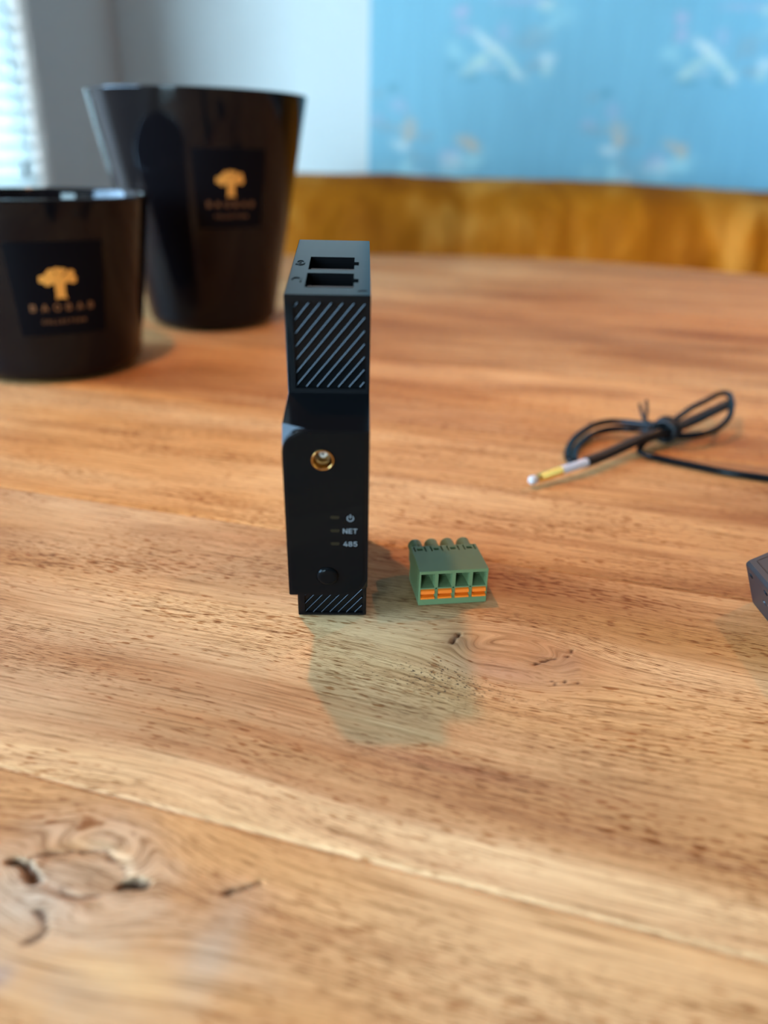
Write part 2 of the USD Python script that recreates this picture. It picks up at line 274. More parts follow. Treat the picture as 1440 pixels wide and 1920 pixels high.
def window(n, w, plane, label, front=False):
    t = thing(f'window_{n}', label, 'window', kind='structure')
    y0, y1, z0, z1 = w; x = plane - .11; f = .03
    ax = 'y' if front else 'x'
    def B(a0, a1, b0, b1, c0, c1): return box(b0, b1, a0, a1, c0, c1) if front else box(a0, a1, b0, b1, c0, c1)
    part(t, 'window_frame', extrude(sg.box(y0, z0, y1, z1).difference(sg.MultiPolygon([sg.box(y0 + f, z0 + f, (y0 + y1) / 2 - f / 2, z1 - f), sg.box((y0 + y1) / 2 + f / 2, z0 + f, y1 - f, z1 - f)])), x - .025, x + .025, ax), M['trim'])
    for a, b in ((y0 + f, (y0 + y1) / 2 - f / 2), ((y0 + y1) / 2 + f / 2, y1 - f)):
        part(t, 'pane', B(x - .003, x + .003, a - .004, b + .004, z0 + f - .004, z1 - f + .004), M['pane'])
    part(t, 'window_sill', B(plane - .14, plane + .012, y0, y1, z0 - .022, z0), M['trim'])
window(1, W1, WX, 'narrow window at the far left behind the white blind')
window(2, W2, WB, 'bare window left of the table, outside the picture')
window(3, W3, WF, 'wide glazing left behind the camera', True)

# blind in front of the far window: thin curved slats, head rail, bottom rail, cord
def blind():
    y0, y1 = W1[0] + .003, W1[1] - .004
    t = thing('window_blind', 'backlit white slatted blind covering the window at the far left', 'blind', (WX - .018, (y0 + y1) / 2, TZ))
    h = (y1 - y0) / 2
    part(t, 'head_rail', box(-.016, .016, -h, h, .91, .945), M['trim'])
    pitch, w = .0215, .026
    s = np.linspace(-.5, .5, 7); tilt = math.radians(68)
    for k in range(64):
        z = .055 + pitch * k
        if z > .90: break
        cx, cz = s * w, .0018 * (1 - (2 * s)**2)
        X_ = cx * math.cos(tilt) - cz * math.sin(tilt); Z_ = cx * math.sin(tilt) + cz * math.cos(tilt)
        poly = sg.LineString(np.c_[X_, Z_]).buffer(.0004, cap_style='flat')
        m = extrude(poly, -h, h, 'y'); m.apply_translation([0, 0, z])
        part(t, 'slat', m, M['slat'])
    part(t, 'bottom_rail', box(-.013, .013, -h, h, .022, .042), M['trim'])
    for yy in (-h + .12, 0, h - .12): part(t, 'ladder_cord', tube(np.array([[.0155, yy, .03], [.0155, yy, .4], [.0155, yy, 0.91]]), .0007, 6), M['trim'])
    c = part(t, 'pull_cord', tube(np.array([[.020, h - .088, .085], [.020, h - .088, .4], [.020, h - .088, 0.91]]), .0008, 6), M['trim'])
    k = lathe([(0, 0), (.003, .001), (.0045, .006), (.0035, .014), (.0012, .018), (0, .018)], 16); k.apply_translation([.020, h - .088, .068])
    part(t, 'cord_knob', k, M['steel'])
blind()

# ------------------------------------------------------------------ lamps
def pendant(label, x, y, z, power, color, half, r=.0075):
    """bare small bulb in a black bell shade on a cord; HALF: the angle that the rim lets out"""
    t = thing('pendant_lamp', label, 'lamp', (x, y, z))
    rim = .075; d = rim / math.tan(math.radians(half))
    part(t, 'lamp_shade', lathe([(.018, .075), (.022, .075), (.035, .055), (.060, .02), (rim, -d), (rim - .0015, -d), (.0585, .019), (.033, .053), (.018, .071)], 48), M['black_metal'], 40)
    part(t, 'lamp_socket', lathe([(0, .020), (.012, .022), (.016, .03), (.016, .075), (0, .075)], 24), M['brass'], 40)
    part(t, 'lamp_cord', tube(np.array([[0, 0, .074], [0, 0, .5], [0, 0, CZ - z - .02]]), .003, 8), M['cable'])
    part(t, 'ceiling_rose', lathe([(0, CZ - z - .025), (.04, CZ - z - .02), (.045, CZ - z), (0, CZ - z)], 32), M['black_metal'], 40)
    l = UsdLux.SphereLight.Define(stage, str(t.GetPath()) + '/bulb')
    l.CreateRadiusAttr(r); l.CreateIntensityAttr(power); l.CreateColorAttr(Gf.Vec3f(*color))
WARM = (1.0, 0.43, 0.135)
pendant('small black pendant lamp hanging over the left part of the table', -.115, .283, TZ + .45, 690.0, WARM, 60, .010)
pendant('small black pendant lamp hanging over the right part of the table', .50, .58, TZ + .50, 2000.0, WARM, 54)

# ------------------------------------------------------------------ the table
TR, TCX, TCY = 0.53, 0.075, 0.435           # a round table of glued planks
EU = np.array([0.9648, -0.2630]); EV = np.array([0.2630, 0.9648])   # along and across the grain
SEAMS = [-.139, -.024, .091, .206, .321, .436, .551, .666, .781]
CU, CV = TCX * EU[0] + TCY * EU[1], TCX * EV[0] + TCY * EV[1]
def fb(a, b, seed, o=4): return meshkit.fbm(np.stack([a, b, 0 * a + seed * 3.7], -1), o, seed)
def sstep(x, a, b):
    t = np.clip((x - a) / (b - a), 0, 1); return t * t * (3 - 2 * t)
KNOTS = [(-.0722, .0748, .0115, 1.25), (-.009, .1585, .0105, 1.5), (.17, .37, .012, 1.8), (.06, .055, .006, 1.6), (-.30, .30, .012, 1.6), (.33, .50, .012, 1.5), (.02, .4005, .005, 2.0)]
def seg_dist(u, v, pl):
    d = np.full(u.shape, 1e9)
    for (a, b), (c, e) in zip(pl[:-1], pl[1:]):
        l2 = (c - a)**2 + (e - b)**2; t = np.clip(((u - a) * (c - a) + (v - b) * (e - b)) / l2, 0, 1)
        d = np.minimum(d, np.hypot(u - a - t * (c - a), v - b - t * (e - b)))
    return d
mm = lambda l: [(a / 1000, b / 1000) for a, b in l]
CRACKS = [  # polyline (mm, u v), half width, depth
    (mm([(-84, 73), (-81.5, 75.6), (-77.5, 77.9), (-71.7, 80.1), (-70.2, 79.6), (-69.6, 78.6)]), .00022, .0006),
    (mm([(-69.6, 78.8), (-67.2, 78.2), (-65.6, 77.3), (-64.8, 75.9)]), .00018, .0004),
    (mm([(-74.5, 71.2), (-72.6, 70.3), (-70.8, 70.5), (-67, 72.1), (-63.6, 74.1)]), .00022, .0006),
    (mm([(-85.2, 73.0), (-83.0, 73.4), (-80.5, 72.0), (-79.2, 70.8)]), .0008, .0022),
    (mm([(-64.4, 74.4), (-62.9, 75.4), (-61.2, 75.3)]), .0010, .0025),
    (mm([(-47.0, 78.0), (-44.8, 79.7), (-42.6, 81.4)]), .0006, .0009),
    (mm([(-75, 66.5), (-72.5, 65.0), (-71.2, 63.4), (-73, 60.5)]), .0005, .0003),
    (mm([(-24.0, 165.0), (-24.4, 162.2), (-25.0, 160.0)]), .0004, .0008),
    (mm([(-3.8, 157.8), (-1.6, 159.4), (.8, 161.5)]), .0003, .0006),
    (mm([(3.2, 163.0), (4.3, 164.7), (4.6, 166.5)]), .00025, .0005),
    (mm([(0.5, 152.6), (1.5, 151.0)]), .0002, .0004), (mm([(3.4, 153.4), (4.4, 151.6)]), .0002, .0004), (mm([(6.4, 154.2), (7.2, 152.8)]), .0002, .0004)]
def wood_fields(u, v, k):
    """warped grain coordinates, tone and relief of plank k at (u, v)"""
    off = 17.3 * k
    psi = v + 0.0045 * (fb(u * 3.5 + off, v * 5, 21) - .5) * 2 + 0.0016 * (fb(u * 16 + off, v * 22, 22) - .5) * 2
    ku = u.copy(); km = np.zeros_like(u)
    for (a, b, rad, el) in KNOTS:
        dv, du = v - b, (u - a) / el
        r2 = du * du + dv * dv; r = np.sqrt(r2)
        near = r2 < (10 * rad)**2
        flow = -dv * rad**2 / (r2 + 0.55 * rad**2)
        m = sstep(-r, -1.05 * rad, -.55 * rad)
        psi = np.where(near, (psi + flow * sstep(-r, -10 * rad, -4 * rad)) * (1 - m) + m * (b + .06 * r * (1 + .9 * (fb(u * 110, v * 110, 5) - .5)) + .5 * dv), psi)
        km = np.maximum(km, sstep(-r, -2.1 * rad, -.5 * rad))
    n1 = fb(u * 4 + off, psi * 55 + off, 31); n2 = fb(u * 9 + off, psi * 230, 32); n3 = fb(u * 8 + off, v * 10, 33); n4 = fb(u * 5 + off, psi * 26, 34); n5 = fb(u * 60 + off, v * 90, 35)
    light, mid, orange, brown, pink, grey = map(np.array, ((.60, .375, .188), (.49, .262, .107), (.44, .195, .060), (.24, .095, .034), (.49, .30, .165), (.44, .335, .225)))
    x = np.clip((n1 - .5) * 2.6 + .5, 0, 1)[..., None]
    col = light * (1 - x) + mid * x
    w = np.clip((n3 - .42) * 3.2, 0, 1)[..., None] * .75; col = col * (1 - w) + orange * w
    w = np.clip((n4 - .52) * 6, 0, 1)[..., None] * .7; col = col * (1 - w) + brown * w
    w = np.clip((n2 - .49) * 5, 0, 1)[..., None] * .52; col = col * (1 - w) + brown * 1.25 * w
    w = np.clip((fb(u * 6 + off, psi * 40, 36) - .56) * 5, 0, 1)[..., None] * (.15 if k == 2 else .28 if k == 3 else .45); col = col * (1 - w) + np.array((.64, .44, .25)) * w
    if k == 2: w = (sstep(u, -.04, .05) * (.25 + .6 * n1))[..., None]; col = col * (1 - w) + np.array((.50, .25, .095)) * w
    if k == 3: w = (sstep(u, -.02, .07) * (.2 + .6 * n1))[..., None]; col = col * (1 - w) + np.array((.46, .235, .085)) * w
    if k > 3: col = col * np.array((1.02, .88, .70))
    plank = {1: .2, 2: .95, 3: .1, 4: .25, 5: .0, 6: .2}.get(k, .1)
    w = (np.clip((.62 - n3) * 3, 0, 1) * plank * sstep(-u, -.02, .06) if k == 2 else np.clip((.55 - n3) * 2, 0, 1) * plank)[..., None] * .7; col = col * (1 - w) + pink * w
    col = col * ({0: 1, 1: .95, 2: 1.0, 3: 1.03, 4: .90, 5: 1.02, 6: .86, 7: .97, 8: .9}.get(k, 1))
    # discoloured patches around the knots
    w = (km * np.clip(.35 + 1.6 * (n5 - .35), 0, 1) * .75)[..., None]
    near1 = sstep(-np.hypot((u + .066) / 1.5, v - .068), -.030, -.008)[..., None]
    col = col * (1 - w) + (pink * .95 * near1 + brown * 1.35 * (1 - near1)) * w
    if k in (2, 3):
        g = near1 * np.clip((n5[..., None] - .38) * 3.0, 0, 1) * .45; col = col * (1 - g) + grey * g
        for (a, b, su, sv, c, s) in ((-.0444, .0685, .004, .008, (.35, .285, .21), .45), (-.0767, .0675, .007, .005, (.44, .345, .25), .5), (-.0552, .0604, .009, .003, (.60, .36, .16), .6), (-.0715, .0748, .007, .0036, (.33, .20, .11), .65),
                                     (-.0205, .1605, .007, .003, (.24, .115, .052), .6), (-.0245, .1625, .0022, .004, (.22, .10, .05), .6), (-.002, .160, .003, .004, (.27, .13, .06), .5), (.004, .160, .0035, .006, (.30, .16, .085), .5), (-.012, .152, .014, .005, (.36, .20, .115), .5),
                                     (.035, .180, .055, .0095, (.33, .155, .045), .8), (-.016, .1175, .022, .0020, (.26, .105, .045), .85), (.02, .1085, .05, .0010, (.30, .14, .06), .55), (-.073, .0555, .0020, .0022, (.14, .13, .16), .35), (-.044, .0795, .007, .002, (.36, .17, .09), .4)):
            w = (np.exp(-(((u - a) / su)**2 + ((v - b) / sv)**2) * (1 + (n5 - .5))) * s)[..., None]; col = col * (1 - w) + np.array(c) * w
    h = np.zeros_like(u)
    if k in (2, 3):
        wj = np.clip((fb(u * 420, v * 420, 45, 3) - .25) * 1.6, .1, 1)
        ju = u + .0006 * (fb(u * 700, v * 700, 41, 3) - .5); jv = v + .0012 * (fb(u * 600 + 9, v * 600, 42, 3) - .5)
        sel = (np.abs(u + .04) < .075) & (v > .045) & (v < .185)
        for pl, hw, dep in CRACKS:
            d = np.full(u.shape, 1e9); d[sel] = seg_dist(ju[sel], jv[sel], pl)
            hw = hw * (.25 + 1.1 * wj); m = sstep(-d, -hw * 1.5, -hw * .3); h -= dep * m
            m2 = (sstep(-d, -hw * 2.2, -hw * .5) * .85)[..., None]; col = col * (1 - m2) + np.array((.06, .028, .016)) * m2
        # the knot's plug stands a little sunken
        h -= .0005 * sstep(-np.hypot((u + .0725) / 1.5, v - .0750), -.0062, -.0048)
    h += .00005 * (n2 - .5)
    # third coordinate: 0, or where the little bark flecks lie (right of the module's foot)
    fleck = np.exp(-(((u + .022) / .024)**2 + ((v - .1445) / .011)**2)) if k == 3 else (.9 * np.exp(-(((u + .088) / .022)**2 + ((v - .0845) / .0045)**2)) if k == 2 else np.zeros_like(u))
    if k in (2, 3): fleck = fleck - .6 * sstep(-np.hypot((u + .070) / 1.4, v - .073), -.026, -.016) - .3 * sstep(-np.hypot((u + .006) / 1.5, v - .1585), -.016, -.009)
    grain = np.stack([u + off, psi, fleck], -1)
    return grain, np.clip(col, .01, .9), h
def plank_mesh(k, v0, v1):
    dens_u = np.r_[np.linspace(-.62, -.21, 60), np.linspace(-.208, -.115, 60), np.arange(-.114, .095, .00075 if k in (2, 3) else .0012), np.linspace(.096, .25, 70), np.linspace(.253, .62, 60)]
    step = {2: .0005, 3: .0006, 4: .0009}.get(k, .0016)
    if k == 2: vs = np.r_[np.linspace(v0, .036, 30), np.arange(.0365, v1, .0005), v1]
    elif k < 2: vs = np.linspace(v0, v1, 16)
    else: vs = np.linspace(v0, v1, int((v1 - v0) / step) + 2)
    vs = np.clip(vs, CV - TR + 2e-4, CV + TR - 2e-4); vs = np.unique(vs)
    half = np.sqrt(np.maximum(TR**2 - (vs - CV)**2, 0))
    # keep the sampling in u where it is dense; squeeze only the ends onto the round edge
    uu = np.clip(dens_u[None, :], (CU - half)[:, None], (CU + half)[:, None])
    vv = np.repeat(vs[:, None], uu.shape[1], 1)
    grain, tone, h = wood_fields(uu, vv, k)
    e = np.minimum(vv - v0, v1 - vv); h = h - .00035 * sstep(-e, -.0006, 0)     # eased joint
    rim = TR - np.hypot(uu - CU, vv - CV); h = h - .004 * np.clip(1 - rim / .004, 0, 1)**2
    x = uu * EU[0] + vv * EV[0]; y = uu * EU[1] + vv * EV[1]
    top = np.stack([x, y, TZ + h], -1); nr, nc = uu.shape
    idx = np.arange(nr * nc).reshape(nr, nc)
    q = np.stack([idx[:-1, :-1], idx[:-1, 1:], idx[1:, 1:], idx[1:, :-1]], -1).reshape(-1, 4)
    V, Fc, G, C = [top.reshape(-1, 3)], [q], [grain.reshape(-1, 3)], [tone.reshape(-1, 3)]
    base = nr * nc
    ring = np.r_[idx[0, :], idx[1:, -1], idx[-1, -2::-1], idx[-2:0:-1, 0]]
    rp = V[0][ring]; lo = rp.copy(); lo[:, 2] = TZ - .036
    n = len(ring); a = np.arange(n); b = (a + 1) % n
    V += [rp, lo]; G += [G[0][ring], G[0][ring]]; C += [C[0][ring], C[0][ring]]
    Fc.append(np.stack([base + b, base + a, base + n + a, base + n + b], 1)); base += 2 * n
    bot = top.copy(); bot[..., 2] = TZ - .036; s = bot[::max(1, nr // 12)]
    if not np.allclose(s[-1], bot[-1]): s = np.concatenate([s, bot[-1:]])
    s = s[:, ::6]; m_, c_ = s.shape[:2]; bi = np.arange(m_ * c_).reshape(m_, c_) + base
    V.append(s.reshape(-1, 3)); g = np.zeros((m_ * c_, 3)); G.append(g); C.append(np.tile([[.4, .26, .14]], (m_ * c_, 1)))
    Fc.append(np.stack([bi[:-1, :-1], bi[1:, :-1], bi[1:, 1:], bi[:-1, 1:]], -1).reshape(-1, 4))
    V, Fc, G, C = np.vstack(V), np.vstack(Fc), np.vstack(G), np.vstack(C)
    f3 = np.vstack([Fc[:, [0, 1, 2]], Fc[:, [0, 2, 3]]])
    ar = np.linalg.norm(np.cross(V[f3[:, 1]] - V[f3[:, 0]], V[f3[:, 2]] - V[f3[:, 0]]), axis=1); f3 = f3[ar > 1e-13]
    keep = np.unique(f3); new = np.full(len(V), -1); new[keep] = np.arange(len(keep)); V, G, C, f3 = V[keep], G[keep], C[keep], new[f3]
    return trimesh.Trimesh(V, f3, process=False), G, C
table = thing('dining_table', 'round wooden table of glued knotty planks, filling the foreground', 'table')
edges = [CV - TR + 2e-4] + [s for s in SEAMS if CV - TR + .02 < s < CV + TR - .02] + [CV + TR - 2e-4]
first = SEAMS.index(edges[1])
for i, (a, b) in enumerate(zip(edges[:-1], edges[1:])):
    mesh_, G, C = plank_mesh(first + i, a, b)
    p = usdkit.mesh(stage, numbered(str(table.GetPath()) + '/plank'), mesh_, M['wood'], True)
    primvar(p, 'grain', G); primvar(p, 'tone', C, Sdf.ValueTypeNames.Color3fArray)
ped = lathe([(0, 0), (.30, 0), (.30, .012), (.06, .03), (.045, .06), (.045, TZ - .06), (.20, TZ - .045), (.20, TZ - .036), (0, TZ - .036)], 64); ped.apply_translation([TCX, TCY, 0])
part(table, 'pedestal', ped, M['black_metal'], 30)

# ------------------------------------------------------------------ the black module standing on the table
def module():
    yaw, lean = 0.03552, 0.13268
    ca, sa, cl, sl = math.cos(yaw), math.sin(yaw), math.cos(lean), math.sin(lean)
    cols = np.array([[ca, -sa * cl, sa * sl], [sa, ca * cl, -ca * sl], [0, sl, cl]])
    mat = Gf.Matrix4d(*cols[:, 0], 0, *cols[:, 1], 0, *cols[:, 2], 0, -0.01313, 0.1719, TZ + .0004, 1)
    t = thing('rail_module', 'tall narrow black electronic rail module standing upright beside the green plug', 'electronic module', matrix=mat)
    s = .001
    def P(name, m, mt, smooth=False, label=None, parent=None):
        m = tm(m).copy(); m.apply_scale(s); return part(parent or t, name, m, mt, smooth, label)
    # housing: upper and lower terminal blocks with framed front fields, rear with the rail slot
    body = rbox(-9, 9, 0, 46, 0, 86.02, .25, 12)
    body -= mbox(-7.1, 8.0, -1, .55, 65.4, 84.5)
    body -= mbox(-7.2, 8.05, -1, .55, .9, 21.5)
    body -= mbox(-10, 10, 42, 50, 25, 60)
    for y0 in (18.6, 5.05):                              # two terminal openings in the top, each with a side notch
        body -= mbox(-5.05, 5.35, y0, y0 + 10.9, 74, 90)
        body -= mbox(5.2, 6.4, y0 + 4.0, y0 + 6.9, 76, 90)
    # nose: a block whose upper left and lower right corners are cut by slanting faces, and the round-cornered front standing before it
    hb = roundrect(-9, 9, 21.8, 64.1, .6, 5.6, .25, 5.1, 14)
    nose = mf(extrude(roundrect(-9, 9, 21.8, 64.1, .4, .2, .25, .2, 4), -18.2, .5, 'y'))
    def cut(cx, cz, sx, sz, leg, dep):
        c = [[cx, -18.2 + dep, cz], [cx + sx * leg, -18.2, cz], [cx, -18.2, cz + sz * leg]]
        far = [[p[0] - sx * e, p[1] - 8 * (e > 0), p[2] - sz * e] for p in c for e in (0, 6)] + [[cx + sx * leg, -30, cz - sz * 6], [cx - sx * 6, -30, cz + sz * leg], [cx - sx * 6, -18.2 + dep, cz - sz * 6], [cx + sx * leg, -18.2, cz - sz * 6], [cx - sx * 6, -18.2, cz + sz * leg], [cx - sx * 6, -18.2 + dep, cz], [cx, -18.2 + dep, cz - sz * 6]]
        return MF.hull_points(np.array(far, np.float32))
    nose -= cut(-9, 64.1, 1, -1, 6.6, 3.5)
    nose -= cut(9, 21.8, -1, 1, 7.2, 2.8)
    nose += mf(extrude(hb, -18.2, -13.5, 'y'))
    nose -= mf(extrude(sg.Point(-.66, 57.6).buffer(2.4, 32), -19, -12, 'y'))
    body = body + nose
    P('housing', body, M['housing'], 32)
    # front plate, glossy, with its cut-outs
    plate = roundrect(-8.3, 8.0, 22.4, 63.8, 1.6, 5.2, .15, 4.8, 14).difference(sg.Point(-.66, 57.6).buffer(2.38, 40)).difference(sg.Point(-.10, 27.5).buffer(2.55, 40))
    for zc in (43.45, 39.98, 36.52): plate = plate.difference(roundrect(.72, 2.66, zc - .40, zc + .40, .3, .3, .3, .3, 5))
    P('front_panel', extrude(plate, -18.42, -18.1, 'y'), M['gloss'], 32, 'glossy black front panel with rounded corners')
    # antenna socket
    def turned(profile, n=64):
        m = lathe(profile, n); v = m.vertices.copy(); m = trimesh.Trimesh(np.c_[v[:, 0] - .66, -v[:, 1] * 0 + (-18.2 - v[:, 2]), v[:, 1] + 57.6], m.faces, process=False); m.fix_normals(); return m
    so = P('antenna_socket', turned([(2.36, -5), (2.36, .45), (2.28, .55), (2.08, .55), (1.98, .45), (1.55, -1.1), (1.45, -1.6), (1.40, -4.4), (1.40, -5)]), M['gold'], 40, 'gold-rimmed round antenna socket')
    P('insulator', turned([(1.39, -4.9), (1.39, -3.6), (.95, -3.3), (.85, -2.3), (.35, -2.3), (.28, -2.9), (.28, -4.9)]), M['insulator'], 40, parent=so, label='pale insulator inside the socket')
    P('contact', turned([(.27, -4.9), (.27, -3.4), (.12, -3.4), (.1, -4.4), (0, -4.4)], 24), M['gold'], 40, parent=so)
    # status lights and printed marks
    for zc in (43.45, 39.98, 36.52):
        P('status_light', extrude(roundrect(.74, 2.64, zc - .38, zc + .38, .3, .3, .3, .3, 6), -18.44, -18.1, 'y'), M['lens'], 32)
    def printed(name, text, x, z, h):
        m = meshkit.text_mesh(text, h, .02, bold=True); v = m.vertices
        w = v[:, 0].max() + v[:, 0].min()
        m = trimesh.Trimesh(np.c_[v[:, 0] - w / 2 + x, -18.43 - v[:, 2] + .01, v[:, 1] + z - h / 2], m.faces, process=False); m.fix_normals(); P(name, m, M['print'])
    printed('net_lettering', 'NET', 5.0, 39.9, 1.22)
    printed('number_lettering', '485', 5.05, 36.45, 1.22)
    ic = sg.Point(0, 0).buffer(.80, 24).difference(sg.Point(0, 0).buffer(.56, 24)).difference(sg.box(-.36, 0, .36, 2)).union(sg.box(-.13, .02, .13, 1.05))
    P('power_symbol', extrude(affinity.translate(ic, 5.05, 43.2), -18.44, -18.42, 'y'), M['print'])
    # reset button: a raised round key with a soft edge
    b = lathe([(2.45, -.6), (2.45, .05), (2.38, .35), (2.2, .62), (1.9, .80), (1.4, .86), (.7, .86), (0, .86)], 56); v = b.vertices
    b = trimesh.Trimesh(np.c_[v[:, 0] - .10, -18.2 - v[:, 2], v[:, 1] + 27.5], b.faces, process=False); b.fix_normals()
    P('round_button', b, M['gloss'], 60, 'round black button at the foot of the panel')
    # diagonal ribs on both front fields
    def ribs(x0, x1, z0, z1, x_at):
        sx, sz = 1.0, 1.235; L = math.hypot(sx, sz); dx, dz = sx / L, sz / L; nx, nz = -dz, dx
        win = sg.box(x0, z0, x1, z1)
        for xb in x_at:
            line = sg.LineString([(xb - 40 * dx, z0 - 40 * dz), (xb + 40 * dx, z0 + 40 * dz)]).intersection(win)
            if line.is_empty or line.length < .9: continue
            (ax, az), (bx, bz) = list(line.coords)[0], list(line.coords)[-1]
            w = .22
            prof = []
            for (qx, qz) in ((ax, az), (bx, bz)):
                prof += [[qx + g * nx * a, yy, qz + g * nz * a] for g in (-1, 1) for a, yy in ((w + .05, .58), (w, .17), (.09, .05))]
            P('rib', MF.hull_points(np.array(prof, np.float32)), M['housing'])
    ribs(-7.0, 7.9, 65.6, 84.3, [-4.78 + 2.345 * k for k in range(-9, 6)])
    ribs(-7.1, 7.95, 1.0, 21.4, [-7.16 + 2.2 * k for k in range(-8, 8)])
    # inside the two terminal openings: a dark cage, a cross bar and a screw tab
    for y0 in (18.6, 5.05):
        P('terminal_insert', cat([mbox(-4.7, 5.3, y0 + 4.1, y0 + 5.0, 74.5, 84.9), mbox(-3.6, 2.6, y0 + 3.2, y0 + 4.0, 74.5, 83.6), mbox(-5.0, 5.3, y0 + 8.6, y0 + 10.85, 74.5, 80.0), mbox(-5.0, -4.3, y0 + .1, y0 + 10.8, 74.5, 83.5), mbox(2.9, 5.3, y0 + 2.6, y0 + 4.2, 74.5, 84.7), mbox(4.8, 5.3, y0 + .1, y0 + 2.7, 74.5, 84.4)]), M['dark_inside'])
        P('clamp', rbox(-4.0, 2.6, y0 + 5.2, y0 + 8.4, 74.6, 77.5, .3), M['steel'], 40)
    # embossed marks beside the openings and a small moulded mark in the corner
    e = affinity.scale(sg.Point(0, 0).buffer(1.0, 20), 1.05, 1.9).difference(affinity.scale(sg.Point(0, 0).buffer(1.0, 20), .78, 1.55)).union(affinity.rotate(sg.box(-.14, -1.8, .14, .2), -35, origin=(0, 0)))
    P('embossed_mark', extrude(affinity.translate(e, -7.1, 24.1), 86.0, 86.20), M['housing'])
    e2 = sg.box(-1.1, -.35, -.8, 1.7).union(sg.box(.8, -1.9, 1.1, 1.2)).union(affinity.scale(sg.Point(0, 0).buffer(1.0, 20), 1.1, 1.2).difference(affinity.scale(sg.Point(0, 0).buffer(1.0, 20), .8, .9)).intersection(sg.box(-2, 0, 2, 2)).buffer(0)) 
    P('embossed_mark', extrude(affinity.translate(affinity.translate(e2, 0, .2), -7.1, 10.9), 86.0, 86.20), M['housing'])
    P('moulded_tick', extrude(sg.LineString([(6.4, 3.0), (7.0, 3.5), (8.1, 3.4)]).buffer(.10), 86.0, 86.12), M['housing'])
    # sliding rail clip under the rear: the module leans on it
    P('rail_clip', cat([mbox(-5, 5, 41.2, 43.6, -5.55, 24), mbox(-3.5, 3.5, 37.8, 43.6, -4.9, -2.8)]), M['dark_inside'])
module()

# ------------------------------------------------------------------ green terminal plug
def plug():
    t = thing('terminal_plug', 'green four-way terminal plug with orange levers, lying right of the module', 'connector', (.0100, .1780, TZ + .0002), math.degrees(math.atan2(2.9, 18.9)))
    s = .001
    def P(name, m, mt, smooth=False, label=None):
        m = tm(m).copy(); m.apply_scale(s); return part(t, name, m, mt, smooth, label)
    Wd, Hh, Dp, n = 19.1, 10.6, 14.6, 4
    p = Wd / n
    body = rbox(0, Wd, 0, Dp, 0, Hh, .15, 8)
    for k in range(n):
        c = p * (k + .5)
        # wire funnel: square mouth narrowing inwards
        mouth = MF.hull_points(np.array([[c + a * 1.95, -.1, 7.55 + b * 2.15] for a in (-1, 1) for b in (-1, 1)] + [[c + a * 1.35, 5, 7.75 + b * 1.5] for a in (-1, 1) for b in (-1, 1)], np.float32))
        body -= mouth
        body -= mbox(c - 1.2, c + 1.2, 4.5, 9, 6.5, 9.1)
        body -= mbox(c - 1.95, c + 1.95, -.1, 4, 1.95, 5.05)           # lever bay
        # slits and test window at the back of the top
        body -= mbox(c - 1.75, c - 1.30, 11.3, 14.1, 9.9, 11)
        body -= mbox(c + 1.30, c + 1.75, 11.3, 14.1, 9.9, 11)
        body -= mbox(c - .85, c + .75, 11.9, 13.2, 9.3, 11)
        if k: body -= mbox(p * k - .25, p * k + .25, -.1, .55, 5.0, 5.5)
    P('housing', body, M['green'], 30)
    for k in range(n):
        c = p * (k + .5)
        b = MF.batch_hull([MF.cylinder(.1, 2.0, 2.0, 32).rotate([90, 0, 0]).translate([c - .1, y, 8.05]) for y in (Dp - .5, Dp + 5.4)] + [MF.cylinder(.1, 1.75, 1.75, 32).rotate([90, 0, 0]).translate([c - .1, Dp + 5.75, 8.05])])
        b += mbox(c - 1.75, c + 1.45, Dp - .2, Dp + 5.0, 3.6, 8)
        P('socket_barrel', b, M['green'], 40)
    for k in range(n):
        c = p * (k + .5)
        prof = sg.Polygon([(3.9, 2.05), (-.25, 2.05), (-.55, 2.25), (-.55, 2.75), (1.1, 3.05), (1.1, 3.45), (-.55, 3.80), (-.30, 4.60), (.5, 4.95), (3.9, 4.95)])
        P('lever', extrude(prof, c - 1.88, c + 1.88, 'x'), M['orange'])
    P('sole', mbox(.6, Wd - .6, 1.0, Dp - .5, -.05, .05), M['green'])
plug()

